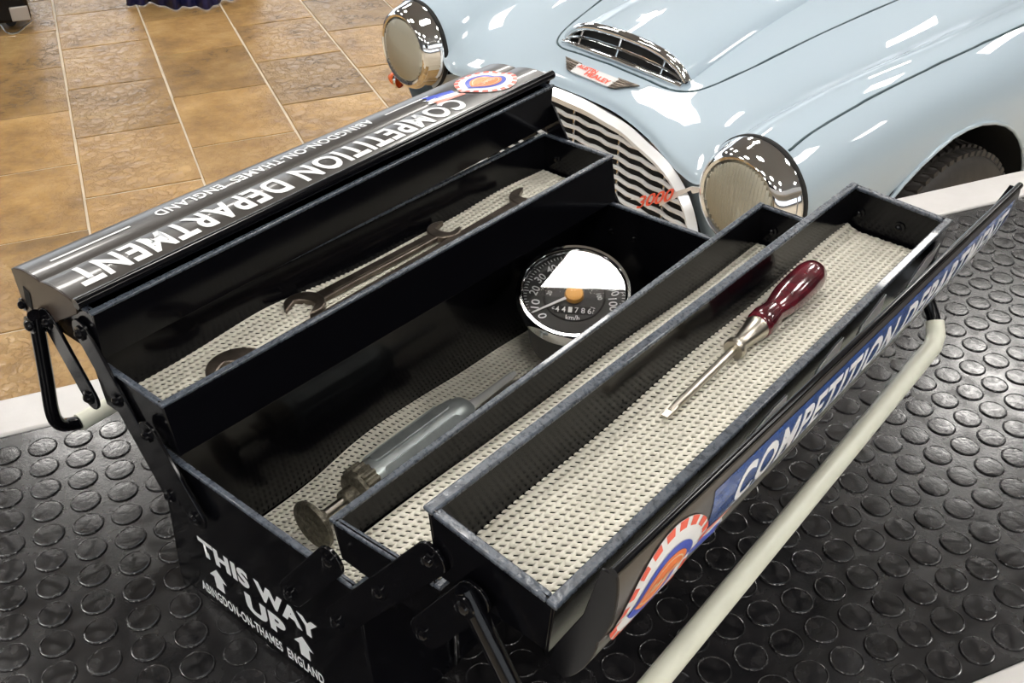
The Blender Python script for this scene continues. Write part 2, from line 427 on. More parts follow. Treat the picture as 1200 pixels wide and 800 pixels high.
o = obj('stud_field', bm, 'stud', mt, smooth=True); o['kind'] = 'stuff'

# ------------------------------------------------------------------ toolbox
TBM = Matrix(((TU.x, TV.x, 0, TO.x), (TU.y, TV.y, 0, TO.y), (0, 0, 1, TO.z), (0, 0, 0, 1)))
BOX = thing('toolbox', 'black cantilever metal toolbox standing open on the studded mat', 'toolbox', matrix=TBM)
def lerp(a, b, t): return a + (b - a) * t
class Tray:
    """corner posts in cm: near/far rim (inner v, outer v, w) and floor heights"""
    def __init__(s, nl, nr, fl, fr, botn, botf, taper=0.0, u0=0.0, u1=TL, tapr=None):
        s.c = [np.array(x) / 100 for x in (nl, nr, fl, fr)]; s.botn = np.array(botn) / 100; s.botf = np.array(botf) / 100
        s.t = taper / 100; s.tr = (taper if tapr is None else tapr) / 100; s.u0, s.u1 = u0, u1
    def p(s, a, b, h):
        """a 0..1 near-far, b 0..1 left-right, h 0..1 floor-rim"""
        top = lerp(lerp(s.c[0], s.c[1], b), lerp(s.c[2], s.c[3], b), a)
        wb = lerp(lerp(s.botn[0], s.botn[1], b), lerp(s.botf[0], s.botf[1], b), a)
        sh = lerp(s.t, -s.tr, b)
        v = top[0] - (1 - h) * sh * -1 * 1.0 if False else top[0] + (1 - h) * (-lerp(s.t, -s.tr, b))
        return Vector((lerp(s.u0, s.u1, a), v, lerp(wb, top[1], h)))
def make_tray(name, T, parent, rim=0.0055, wall=0.0018, end_rim=True, matw='black'):
    wa = wall / (T.u1 - T.u0); wb = wall / abs(T.c[0][0] - T.c[1][0])
    def slab(bm, a0, a1, b0, b1, h0, h1):
        P = T.p
        hexa(bm, [P(a0, b0, h0), P(a1, b0, h0), P(a1, b1, h0), P(a0, b1, h0), P(a0, b0, h1), P(a1, b0, h1), P(a1, b1, h1), P(a0, b1, h1)])
    bm = NB()
    hh = 0.02
    slab(bm, 0, 1, 0, wb, 0, 1); slab(bm, 0, 1, 1 - wb, 1, 0, 1)
    slab(bm, 0, wa, wb, 1 - wb, 0, 1); slab(bm, 1 - wa, 1, wb, 1 - wb, 0, 1)
    slab(bm, wa, 1 - wa, wb, 1 - wb, 0, hh)
    t = obj(name, bm, matw, parent, bevel=0.0006)
    # folded rims
    ra, rb = rim / (T.u1 - T.u0), rim / abs(T.c[0][0] - T.c[1][0])
    e = 0.003
    for b0, b1 in ((-rb * 0.25, rb * 0.75), (1 - rb * 0.75, 1 + rb * 0.25)):
        bm = NB(); P = T.p; z = Vector((0, 0, 0.0032))
        lo = [P(-ra * .25, b0, 1), P(1 + ra * .25, b0, 1), P(1 + ra * .25, b1, 1), P(-ra * .25, b1, 1)]
        hexa(bm, [q - z * .9 for q in lo] + [q + z * .1 for q in lo]); obj('rim', bm, 'wear_sky_tint', t, bevel=0.0011)
    if end_rim:
        for a0, a1 in ((-ra * 0.25, ra * 0.7), (1 - ra * 0.7, 1 + ra * 0.25)):
            bm = NB(); z = Vector((0, 0, 0.0032))
            lo = [P(a0, rb * .8, 1), P(a1, rb * .8, 1), P(a1, 1 - rb * .8, 1), P(a0, 1 - rb * .8, 1)]
            hexa(bm, [q - z * 1.0 for q in lo] + [q + z * 0.0 for q in lo]); obj('rim', bm, 'wear_sky_tint', t, bevel=0.0011)
    return t
T_BOX = Tray((-2.6, 15.5), (-24.4, 15.3), (-2.8, 15.6), (-24.2, 15.6), (0, 0), (0, 0), -2.0, tapr=-0.6)
T_L1 = Tray((4.4, 20.9), (-4.9, 20.7), (3.0, 21.0), (-6.1, 20.9), (16.3, 16.2), (15.9, 15.9), 0.5, tapr=-0.8)
T_UL = Tray((11.9, 25.6), (1.9, 25.8), (11.2, 25.9), (1.8, 26.6), (21.4, 21.4), (21.6, 22.0), 0.4)
T_R1 = Tray((-22.8, 20.7), (-32.1, 21.1), (-23.3, 21.0), (-32.4, 20.8), (17.4, 17.0), (16.4, 16.2), 0.5)
T_R2 = Tray((-31.5, 27.1), (-40.4, 25.7), (-31.7, 25.7), (-40.6, 25.0), (22.0, 21.6), (20.9, 20.9), 0.4)
body = make_tray('body', T_BOX, BOX, wall=0.0022)
tray_l1 = make_tray('tray', T_L1, BOX)
tray_ul = make_tray('tray', T_UL, BOX)
tray_r1 = make_tray('tray', T_R1, BOX)
tray_r2 = make_tray('tray', T_R2, BOX, rim=0.007)
# stamped printing on the near end of the body: plane u = -0.3 mm
def endtext(body_txt, v0, v1, w0, w1, bold=0.02, m='white_ink'):
    bm = text_bm(body_txt, bold, 1.08)
    mapped(bm, lambda x, y: Vector((-0.0005 , lerp(v0, v1, x) / 100, lerp(w0, w1, y) / 100)))
    return obj('lettering', bm, m, body)
endtext('THIS WAY', -5.2, -19.3, 5.75, 7.75, 0.05)
endtext('UP', -10.4, -15.2, 2.9, 5.05, 0.05)
endtext('ABINGDON-ON-THAMES  ENGLAND', -4.0, -19.0, 0.75, 1.95, 0.03)
for vc in (-6.9, -17.2):
    bm = NB(); pts = [(-0.55, -1.2), (0.55, -1.2), (0.55, 0.1), (1.1, 0.1), (0, 1.25), (-1.1, 0.1), (-0.55, 0.1)]
    f = [bm.verts.new((-0.0005, (vc - x) / 100, (3.75 + y) / 100)) for x, y in pts]; bm.faces.new(f); obj('arrow', bm, 'white_ink', body)

bm = NB(); box(bm, (0.078, -0.2535, 0.004), (0.0825, -0.2505, 0.042)); obj('chrome_bar', bm, 'chrome', body, bevel=0.0006)  # narrow upright chrome bar on the body's side wall
def rivet(parent, u, v, wv, sgn=-1, r=0.006, m='black'):
    bm = NB(); lathe(bm, [(r, 0), (r, 0.0012), (r * .62, 0.0016), (r * .55, 0.0035), (r * .25, 0.0046), (0, 0.0048)], 16, (u, v / 100, wv / 100), (sgn, 0, 0))
    return obj('rivet', bm, m, parent, smooth=True)
# bolts seen inside the far walls
for tr_, lst in ((tray_r2, ((-32.9, 23.2), (-36.6, 23.0))), (tray_r1, ((-25.0, 18.6),)), (tray_l1, ((1.0, 18.6), (-3.3, 18.4))), (body, ((-6.6, 12.4), (-9.6, 12.4)))):
    for v, wv in lst: rivet(tr_, TL - 0.002, v, wv, -1, 0.0052)

# ------------- cantilever arms
def arm(pts, u, sgn, hw=1.15, th=0.0028):
    """flat bar with rounded ends through first and last point (v,w in cm) at u"""
    A, B = np.array(pts[0]), np.array(pts[-1]); d = (B - A) / np.linalg.norm(B - A); n = np.array((-d[1], d[0]))
    ang = math.atan2(d[1], d[0]); poly = []
    for k in range(9): t = ang - math.pi / 2 + math.pi * k / 8; poly.append(B + hw * np.array((math.cos(t), math.sin(t))))
    for k in range(9): t = ang + math.pi / 2 + math.pi * k / 8; poly.append(A + hw * np.array((math.cos(t), math.sin(t))))
    bm = NB(); prism(bm, poly, lambda p: Vector((u, p[0] / 100, p[1] / 100)), lambda p: Vector((u + sgn * th, p[0] / 100, p[1] / 100)))
    a = obj('arm', bm, 'black', BOX, bevel=0.0006)
    for p in pts: rivet(a, u + sgn * th, p[0], p[1], sgn, 0.0062)
LEFT_ARMS = [((3.9, 23.3), (1.0, 18.4), (-3.3, 11.2)), ((8.3, 22.6), (5.0, 16.9)), ((-3.0, 17.3), (-7.0, 11.3))]
RIGHT_ARMS = [((-31.8, 23.4), (-27.1, 17.3), (-22.3, 10.9)), ((-35.3, 23.0), (-31.2, 16.9)), ((-22.9, 17.4), (-17.8, 10.7))]
for lst in (LEFT_ARMS, RIGHT_ARMS):
    for k, pts in enumerate(lst):
        off = 0.001 + 0.0034 * (k != 0)
        dv = -1.3 if lst is LEFT_ARMS else -0.4
        arm(pts, -off, -1); arm([(p[0] + dv, p[1]) for p in pts], TL + off, 1)

# ------------- lids
def lid(name, An, Bn, Af, Bf, flip, far_first, depth, mlid='lid', mplate='lid', k1=1.0, k2=1.0, bead=(0.0046, 0.002), ts=(0.47, 0.13), rx=0.050, rs=0.47, rr=1.0):
    """An: bead edge near (v,w cm), Bn: outer edge near, Af/Bf at the far end.  flip: sign of the outward normal"""
    An, Bn, Af, Bf = [np.array(x) / 100 for x in (An, Bn, Af, Bf)]
    def P(u, s, h):
        t = (u + 0.004) / (TL + 0.008)
        A, B = lerp(An, Af, t), lerp(Bn, Bf, t); d = (B - A) / np.linalg.norm(B - A); n = np.array((-d[1], d[0])) * flip
        q = lerp(A, B, s) + n * h; return Vector((u, q[0], q[1]))
    def H(s):
        s = min(max(s, 0), 1)
        c = 0.535                                   # crease position
        t = s / c if s < c else (s - c) / (1 - c)
        a = k1 * 0.0062 * math.sin(math.pi * s) ** 0.85 + k2 * 0.0026 * abs(math.sin(math.pi * t)) ** 0.7
        return a
    ss = [0, .03, .07, .12, .2, .28, .36, .44, .49, .52, .535, .55, .58, .64, .72, .8, .88, .94, 1.0]
    poly = [(s, H(s)) for s in ss] + [(1.0, -depth * .25), (0.985, -depth * .25)] + [(s, H(s) - 0.0022) for s in reversed(ss[:-1])]
    bm = NB(); n = len(poly); us = [lerp(-0.004, TL + 0.004, k / 12) for k in range(13)]
    rows = [[bm.verts.new(P(u, s, h)) for s, h in poly] for u in us]
    for r0, r1 in zip(rows, rows[1:]):
        for k in range(n): bm.faces.new((r0[k], r0[(k + 1) % n], r1[(k + 1) % n], r1[k]))
    bm.faces.new(rows[0][::-1]); bm.faces.new(rows[-1])
    L_ = obj(name, bm, mlid, BOX, smooth=True)
    bm = NB(); tube(bm, [P(lerp(-0.006, TL + 0.006, k / 8), -0.01, bead[1]) for k in range(9)], bead[0], 12); obj('rolled_edge', bm, 'black', L_, smooth=True)
    for u0, sg in ((-0.004, -1), (TL + 0.004, 1)):   # end plates
        sh = [(s, H(s)) for s in ss] + [(0.99, -depth), (0.80, -depth * 1.08), (0.42, -depth * .55), (0.03, -0.008)]
        bm = NB(); prism(bm, sh, lambda p: P(u0, *p), lambda p: P(u0 + sg * 0.0016, *p)); obj('end_plate', bm, mplate, L_, bevel=0.0005)
    X = (lambda x: TL - x) if far_first else (lambda x: x)       # reading direction
    def put(bm, x0, x1, s0, s1, m, nm, e=0.0005, ncut=8):
        cut_y(bm, ncut)
        mapped(bm, lambda x, y: P(X(lerp(x0, x1, x)), lerp(s0, s1, y), H(lerp(s0, s1, y)) + e)); return obj(nm, bm, m, L_)
    def quad(x0, x1, s0, s1, m, nm, e=0.0004):
        bm = NB(); f = [bm.verts.new(c) for c in ((0, 0, 0), (1, 0, 0), (1, 1, 0), (0, 1, 0))]; bm.faces.new(f)
        return put(bm, x0, x1, s0, s1, m, nm, e)
    put(text_bm('COMPETITION DEPARTMENT', 0.03, 1.12), 0.107, 0.532, ts[0], ts[1], 'white_ink', 'lettering', ncut=10)
    put(text_bm('ABINGDON-ON-THAMES  ENGLAND', 0.02, 1.12), 0.190, 0.433, 0.81, 0.67, 'white_ink', 'lettering', ncut=5)
    quad(0.112, 0.172, 0.745, 0.718, 'white_ink', 'printed_rule'); quad(0.458, 0.528, 0.745, 0.718, 'white_ink', 'printed_rule')
    # rosette
    W_ = np.linalg.norm(An - Bn)
    ros = bpy.data.objects.new('rosette', bpy.data.meshes.new('rosette'))
    def ring(r0, r1, m, e, nr=3, seg=40, a0=0, a1=2 * math.pi):
        bm = disc_grid(r0 * rr, r1 * rr, nr, seg, a0, a1)
        return mapped(bm, lambda x, y: P(X(rx + x), rs - y / W_, H(rs - y / W_) + e))
    base = obj('rosette', ring(0, 0.040, 'white_ink', 0.0006, 12, 40), 'white_ink', L_)
    n_ = 40
    bm = NB()
    for k in range(0, n_, 2):
        t = disc_grid(0.0345 * rr, 0.040 * rr, 1, 2, 2 * math.pi * k / n_, 2 * math.pi * (k + 1.25) / n_)
        mapped(t, lambda x, y: P(X(rx + x), rs - y / W_, H(rs - y / W_) + 0.0009))
        me_ = bpy.data.meshes.new('t'); t.to_mesh(me_); t.free(); bm.from_mesh(me_); bpy.data.meshes.remove(me_)
    obj('red_dashes', bm, 'red_ink', L_)
    obj('blue_ring', ring(0.020, 0.026, 'blue_ink', 0.001), 'blue_ink', L_)
    obj('orange_disc', ring(0, 0.0205, 'orange_ink', 0.0012, 8), 'orange_ink', L_)
    obj('cream_ring', ring(0.0165, 0.0175, 'cream_ink', 0.0014, 1), 'cream_ink', L_)
    b_t = text_bm('BMC', 0.02); cut_y(b_t, 4)
    mapped(b_t, lambda x, y: P(X(rx + (x - .5) * 0.024 * rr), rs - (y - .5) * 0.013 * rr / W_, H(rs - (y - .5) * 0.013 * rr / W_) + 0.0015)); obj('lettering', b_t, 'cream_ink', L_)
    for y0, m_, dx in ((0.011, 'blue_ink', 0.0), (0.004, 'white_ink', 0.004), (-0.004, 'pink_ink', 0.0)):
        bm = NB()
        pl = [(0.036, y0), (0.072 + dx, y0 + 0.010), (0.068 + dx, y0 + 0.004 ), (0.074 + dx, y0), (0.038, y0 - 0.008)]
        bm.faces.new([bm.verts.new((x, -y, 0)) for x, y in pl])
        for k in range(-4, 5): 
            g = bm.verts[:] + bm.edges[:] + bm.faces[:]; bmesh.ops.bisect_plane(bm, geom=g, plane_co=(0, k * .005, 0), plane_no=(0, 1, 0))
        mapped(bm, lambda x, y: P(X(rx + x), rs + 0.05 - y / W_, H(rs + 0.05 - y / W_) + 0.0005)); obj('ribbon_tail', bm, m_, L_)
    return L_, P, H, quad
lid_l, PL, HL, _ = lid('lid', (2.9, 26.2), (12.3, 25.8), (2.5, 27.2), (11.5, 26.3), 1, True, 0.05, mplate='lid_end', k1=0.45, k2=1.1, rr=0.84)
lid_r, PR, HR, quad_r = lid('lid', (-44.2, 30.9), (-41.45, 21.2), (-45.0, 29.2), (-41.2, 19.7), -1, False, 0.011, mplate='black', k1=1.1, k2=0.9, bead=(0.0026, -0.002), ts=(0.37, 0.10), rx=0.042, rs=0.42)
pl_ = [(11.0, 24.7), (10.2, 24.4), (10.6, 22.7), (11.4, 22.9)]
bm = NB(); prism(bm, pl_, lambda p: Vector((-0.0056, p[0] / 100, p[1] / 100)), lambda p: Vector((-0.0062, p[0] / 100, p[1] / 100))); obj('slot', bm, 'hole', lid_l)
rivet(lid_l, -0.0056, 12.1, 22.6, -1, 0.0055)
quad_r(0.080, 0.538, 0.41, 0.05, 'band_blue', 'blue_band', 0.0003)  # dark blue band behind the lettering, on this lid only
# pale letter shapes on the outer wall of the upper right tray
for pts in (((18.0, 20.6), (19.6, 22.4), (24.0, 23.5), (25.8, 23.5), (26.0, 20.6)), ((29.5, 20.6), (31.0, 22.9), (33.2, 23.7), (34.4, 23.8), (34.2, 20.6)),
            ((37.6, 20.6), (38.2, 22.7), (41.8, 24.0), (42.0, 20.6)), ((46.8, 20.6), (48.4, 22.2), (50.6, 23.2), (52.2, 23.1), (53.2, 23.6), (52.6, 22.0), (51.4, 21.6), (50.6, 20.6))):
    bm = NB(); prism(bm, pts, lambda p: T_R2.p(p[0] / 100 / TL, 1, (p[1] - 21) / 4.6) + Vector((0, -0.0004, 0)), lambda p: T_R2.p(p[0] / 100 / TL, 1, (p[1] - 21) / 4.6) + Vector((0, -0.0009, 0)))
    obj('printed_mark', bm, 'white_ink', tray_r2)

# ------------- carrying handles
def handle(pn, en, pf, ef, grip, bent=True):
    """pivot and grip end (v,w cm) near and far"""
    u0, u1 = -0.010, TL + 0.010
    pn, en, pf, ef = [np.array(x) / 100 for x in (pn, en, pf, ef)]
    d = (en - pn) / np.linalg.norm(en - pn)
    V3 = lambda u, q: (u, q[0], q[1])
    df = (ef - pf) / np.linalg.norm(ef - pf)
    path = [V3(u0, pn - d * .008), V3(u0, lerp(pn, en, .45)), V3(u0, en - d * .030), V3(u0 + .006, en - d * .010), V3(u0 + .022, en)]
    path2 = [V3(u1, pf - df * .008), V3(u1, lerp(pf, ef, .45)), V3(u1, ef - df * .030), V3(u1 - .006, ef - df * .010), V3(u1 - .022, ef)]
    full = spline(path, 6) + [np.array(V3(lerp(u0, u1, .5), lerp(en, ef, .5)))] + spline(path2, 6)[::-1]
    bm = NB(); tube(bm, full, 0.0060, 14); h = obj('handle', bm, 'black', BOX, smooth=True)
    if grip:
        g = [V3(u0 + .002, en - d * .016), V3(u0 + .009, en - d * .005)] + [V3(lerp(u0 + .022, u1 - .022, k / 10), lerp(en, ef, k / 10)) for k in range(11)] + [V3(u1 - .009, ef - df * .005), V3(u1 - .002, ef - df * .016)]
        if not bent: g = g[2:-2]
        bm = NB(); tube(bm, g, 0.0082, 18); obj('grip', bm, 'grip', h, smooth=True)
    for u, q, s in ((u0, pn, -1), (u1, pf, 1)): rivet(h, u + s * .005, q[0] * 100, q[1] * 100, s, 0.0075)
handle((-35.4, 23.2), (-42.1, 12.0), (-36.0, 22.6), (-42.2, 13.3), True)
handle((9.6, 22.2), (13.2, 8.8), (9.2, 22.2), (12.9, 9.6), True, False)

# ------------------------------------------------------------------ woven liners
def liner(name, label, surf, nr, nc, parent_m=TBM):
    """surf(a,b) -> point, a along, b across; open weave with a hole in every cell"""
    fa = (0.0, 0.32, 0.68); fb = (0.0, 0.16, 0.78)
    A = [(i + f) / nc for i in range(nc) for f in fa] + [1.0]
    Bv = [(j + f) / nr for j in range(nr) for f in fb] + [1.0]
    na, nb = len(A), len(Bv); vs = np.zeros((na, nb, 3))
    for i, a in enumerate(A):
        for j, b in enumerate(Bv):
            row = min(j // 3, nr - 1)
            ph = (j % 3 in (1, 2))
            aa = a + (0.5 / nc) * (row % 2) * (1.0 if ph else 0.5) + (0.40 / nc) * (j % 3 == 2) + (0.2 / nc) * (j % 3 == 0)
            aa = min(max(aa, 0), 1)
            p = surf(aa, b)
            ridge = 0.0011 if j % 3 == 0 else 0.0
            if i % 3 == 0 and ph: ridge += 0.0006
            vs[i, j] = (p[0], p[1], p[2] + ridge)
    verts = vs.reshape(-1, 3); faces = []
    for i in range(na - 1):
        for j in range(nb - 1):
            if i % 3 == 1 and j % 3 == 1: continue
            faces.append((i * nb + j, (i + 1) * nb + j, (i + 1) * nb + j + 1, i * nb + j + 1))
    me = bpy.data.meshes.new(name); me.from_pydata([tuple(v) for v in verts], [], faces)
    o = obj(name, me, 'liner', None, smooth='all'); o.matrix_world = parent_m
    md = o.modifiers.new('thickness', 'SOLIDIFY'); md.thickness = 0.0010; md.offset = -1
    o['label'] = label; o['category'] = 'liner'; o['group'] = 'woven liners in the trays'
    return o
def bump1(x, c, wd): return math.exp(-((x - c) / wd) ** 2)
def s_r2(a, b):
    u = lerp(0.008, TL - 0.006, a); t = a
    v0, v1 = lerp(-0.3185, -0.3185, a), lerp(-0.3985, -0.4005, a)
    wz = lerp(lerp(0.2245, 0.2205, b), lerp(0.2160, 0.2140, b), a) + 0.0015 * math.sin(u * 30) * (1 - b) + 0.006 * bump1(b, 0, .1) * a
    return u, lerp(v0, v1, b), wz
def s_r1(a, b):
    u = lerp(0.006, TL - 0.006, a)
    return u, lerp(-0.2345, -0.3165, b), lerp(0.1785, 0.1685, a) + 0.003 * bump1(b, 0, .2) * (1 - a) + 0.0012 * math.sin(u * 26) * (1 - b)
def s_l1(a, b):
    u = lerp(0.006, TL - 0.006, a)
    return u, lerp(0.0405, -0.050, b), 0.1665 + 0.008 * bump1(u, .16, .07) * (1 - b) ** 2 + 0.006 * bump1(u, .47, .06) * (1 - b) ** 2
def s_box(a, b):
    u = lerp(0.004, TL - 0.006, a)
    edge = 0.014 * bump1(u, .22, .06) + 0.010 * bump1(u, .30, .06) + 0.006 * bump1(u, .40, .06)
    return u, lerp(-0.0105, -0.238, b), 0.004 + edge * max(0, 1 - b * 5) ** 1.5
liner('tray_liner', 'wide cream woven liner under the maroon-handled screwdriver', s_r2, 15, 96)
liner('tray_liner', 'narrow strip of cream woven liner in the empty tray beside the deep box', s_r1, 15, 96)
liner('tray_liner', 'cream woven liner under the two spanners', s_l1, 16, 96)
liner('tray_liner', 'cream woven liner on the floor of the deep box under the round gauge', s_box, 40, 96)

# ------------------------------------------------------------------ things in the trays
def local(name, label, cat, u, v, wv, group=None):
    return thing(name, label, cat, matrix=TBM @ Matrix.Translation((u, v, wv)), group=group)
def oriented(bm, o, ax, fn): pass

# screwdriver
tip, butt = Vector((0.1960, -0.3460, 0.2255)), Vector((0.4270, -0.3435, 0.2320))
ax = (butt - tip); SL = ax.length; ax.normalize()
sd = local('screwdriver', 'screwdriver with maroon handle and metal ferrule on the cream liner', 'screwdriver', *tip)
rel = Vector((0, 0, 0))
bm = NB(); tube(bm, [ax * SL * t for t in (0.03, 0.1, 0.2, 0.3, 0.43)], [0.0024, 0.0033, 0.0033, 0.0033, 0.0033], 14)
sh = obj('shaft', bm, 'nickel', sd, smooth=True)
side = ax.cross(Vector((0, 0, 1))).normalized()
bm = NB(); z = Vector((0, 0, 1)); c0, c1 = ax * 0, ax * SL * .06
hexa(bm, [c0 - side * .0026 - z * .0006, c1 - side * .0032 - z * .002, c1 + side * .0032 - z * .002, c0 + side * .0026 - z * .0006, c0 - side * .0026 + z * .0006, c1 - side * .0032 + z * .002, c1 + side * .0032 + z * .002, c0 + side * .0026 + z * .0006])
obj('blade_tip', bm, 'nickel', sh, bevel=0.0004)
bm = NB(); lathe(bm, [(0, .405 * SL), (.0075, .405 * SL), (.0088, .412 * SL), (.0088, .425 * SL), (.0070, .435 * SL), (.0064, .45 * SL), (.0084, .53 * SL), (.0098, .55 * SL), (.0098, .565 * SL), (0, .566 * SL)], 24, (0, 0, 0), ax)
obj('ferrule', bm, 'nickel', sd, smooth=True)
bm = NB(); lathe(bm, [(0, .562 * SL), (.0100, .563 * SL), (.0112, .585 * SL), (.0114, .615 * SL), (.0098, .66 * SL), (.0094, .685 * SL), (.0112, .735 * SL), (.0128, .78 * SL), (.0133, .86 * SL), (.0131, .94 * SL), (.0115, .975 * SL), (.007, .995 * SL), (0, SL)], 28, (0, 0, 0), ax)
obj('grip', bm, 'maroon', sd, smooth='all')

# spanners
def spanner(label, u0, v0, u1, v1, wv, jr0, jr1, a0, a1, sw, th):
    A, B = Vector((u0, v0, 0)), Vector((u1, v1, 0)); d = (B - A).normalized(); n = Vector((-d.y, d.x, 0))
    sp = local('spanner', label, 'spanner', u0, v0, wv)
    def jaw(c, dirv, r):
        ang = math.atan2(dirv.y, dirv.x); poly = []
        half = 0.62
        for k in range(25):
            t = ang + half + (2 * math.pi - 2 * half) * k / 24
            poly.append((c.x + r * math.cos(t), c.y + r * 1.0 * math.sin(t)))
        ca, sa = math.cos(ang), math.sin(ang); wdt = r * math.sin(half) * 0.92
        for k in range(9):      # slot
            t = -math.pi / 2 + math.pi * k / 8
            x, y = -0.02 * r - wdt * .45 * math.cos(t), wdt * math.sin(t)
            poly.append((c.x + ca * x - sa * y, c.y + sa * x + ca * y))
        # prong tips rounded by the outer arc ends
        bm = NB(); prism(bm, poly, lambda p: Vector((p[0], p[1], 0)), lambda p: Vector((p[0], p[1], th * 1.15)))
        return bm
    r_ = (B - A).length
    s0, s1 = A - A, B - A
    bm = NB(); e0, e1 = s0 + d * jr0 * .75, s1 - d * jr1 * .75
    pts = [e0 + n * sw, e1 + n * sw * .95, e1 - n * sw * .95, e0 - n * sw]
    prism(bm, pts, lambda p: p, lambda p: p + Vector((0, 0, th)))
    shank = obj('shank', bm, 'steel_dark', sp, bevel=0.0014)
    bm = NB(); e0, e1 = s0 + d * jr0 * 1.6, s1 - d * jr1 * 1.6
    pts = [e0 + n * sw * .55, e1 + n * sw * .5, e1 - n * sw * .5, e0 - n * sw * .55]
    prism(bm, pts, lambda p: p + Vector((0, 0, th)), lambda p: p + Vector((0, 0, th + .0007))); obj('raised_panel', bm, 'steel_dark', shank, bevel=0.0003)
    for c, dd, r, a in ((s0, -d, jr0, a0), (s1, d, jr1, a1)):
        dv = Matrix.Rotation(R(a), 3, 'Z') @ dd
        bm = jaw(c, dv, r); obj('jaw', bm, 'steel_dark', sp, bevel=0.0012)
spanner('dark steel open-ended spanner lying whole in view on the far tray liner', 0.183, 0.0135, 0.3585, 0.0090, 0.1705, 0.0185, 0.0170, 28, 10, 0.0068, 0.0055)
spanner('longer dark spanner mostly hidden behind the tray rim, only its jaws showing', 0.088, -0.016, 0.468, -0.011, 0.1690, 0.0265, 0.0215, 30, 20, 0.009, 0.006)

# grease gun
ga = Vector((1, 0.012, 0.0)).normalized()
GV, GW = -0.0735, 0.0290
gg = local('grease_gun', 'small grey metal grease gun with round plunger knob on the deep liner', 'grease gun', 0.090, GV, GW); gg.matrix_world = gg.matrix_world @ Matrix.Diagonal((1.05, 1.25, 1.25, 1))
bm = NB(); lathe(bm, [(0, 0), (.013, -.0005), (.0185, .002), (.0192, .004), (.0185, .0062), (.006, .0075), (.0058, .016), (0, .016)], 32, (0, 0, 0), ga); obj('plunger_knob', bm, 'brown_iron', gg, smooth=True)
bm = NB(); tube(bm, [ga * .012, ga * .045], .0045, 14); obj('plunger_rod', bm, 'nickel', gg, smooth=True)
bm = NB(); prof = [(0, .038), (.0072, .038), (.0080, .040), (.0080, .050), (.0155, .052), (.0165, .054), (.0165, .056)]
lathe(bm, prof, 32, (0, 0, 0), ga)
cap = obj('end_cap', bm, 'brown_iron', gg, smooth=True)
bm = NB(); n_, b2 = frame_of(ga)
pl = []
for k in range(72):
    rr = .0178 if (k // 2) % 2 else .0162
    pl.append((rr * math.cos(2 * math.pi * k / 72), rr * math.sin(2 * math.pi * k / 72)))
prism(bm, pl, lambda p: ga * .055 + n_ * p[0] + b2 * p[1], lambda p: ga * .069 + n_ * p[0] + b2 * p[1]); obj('knurled_ring', bm, 'brown_iron', cap)
bm = NB(); lathe(bm, [(.0160, .068), (.0160, .070), (.0158, .072), (.0158, .170), (.0152, .182), (.0125, .193), (.0075, .199), (0, .2)], 32, (0, 0, 0), ga); brl = obj('barrel', bm, 'pewter', gg, smooth=True)
for k in range(6):          # raised flats along the barrel
    t = 2 * math.pi * k / 6 + .35; e = n_ * math.cos(t) + b2 * math.sin(t); f = ga.cross(e).normalized(); pl = []
    for q in range(13): a = -math.pi / 2 + math.pi * q / 12; pl.append((.168 + .0052 * math.cos(a), .0052 * math.sin(a)))
    for q in range(13): a = math.pi / 2 + math.pi * q / 12; pl.append((.082 + .0052 * math.cos(a), .0052 * math.sin(a)))
    bm = NB(); prism(bm, pl, lambda p: ga * p[0] + f * p[1] + e * .0140, lambda p: ga * p[0] + f * p[1] + e * .0166); obj('raised_flat', bm, 'pewter', brl, bevel=0.0006)
bm = NB(); lathe(bm, [(.0045, .196), (.0042, .21), (.0034, .212), (.0030, .262), (.0022, .268), (0, .268)], 16, (0, 0, 0), ga); obj('nozzle', bm, 'grille', gg, smooth=True)

# speedometer gauge
GC = Vector((0.424, -0.104, 0.1150))                   # dial centre in toolbox coordinates
to_cam = (CAM - (TBM @ GC)); 
tl = R(22)                                            # tilt of the face towards the viewer
dirh = Vector((to_cam.x, to_cam.y, 0)).normalized()
nrm = (Vector((0, 0, 1)) * math.cos(tl) + dirh * math.sin(tl)).normalized()
xr = Vector((0, 0, 1)).cross(nrm).normalized()
xr = Matrix.Rotation(R(-3), 3, nrm) @ xr
yr = nrm.cross(xr)
gm = Matrix(((xr.x, yr.x, nrm.x, 0), (xr.y, yr.y, nrm.y, 0), (xr.z, yr.z, nrm.z, 0), (0, 0, 0, 1)))
gm = gm @ Matrix.Scale(1.15, 4); gm.translation = TBM @ GC
gz = thing('speedometer', 'round chrome-rimmed black speedometer propped up in the deep box', 'gauge', matrix=gm)
GR = 0.0505
bm = NB(); lathe(bm, [(0, -.090), (.022, -.090), (.024, -.088), (.024, -.074), (.034, -.072), (.040, -.066), (.0445, -.012), (.0465, -.006), (.0465, .0)], 48); obj('case', bm, 'dial', gz, smooth=True)
bm = NB(); lathe(bm, [(.0462, -.008), (GR, -.008), (GR + .0008, -.003), (GR, .003), (.0485, .0055), (.0462, .0052), (.0445, .0028), (.0440, -.001)], 64); obj('bezel', bm, 'chrome', gz, smooth=True)
bm = NB(); lathe(bm, [(0, -.0040), (.0455, -.0040), (.0455, -.005), (0, -.005)], 48); dl = obj('dial', bm, 'dial', gz)
bm = NB(); lathe(bm, [(.0255, -.0042), (.0262, -.0032), (.0272, -.0032), (.0276, -.0042)], 48); obj('inner_ring', bm, 'hole', dl, smooth=True)
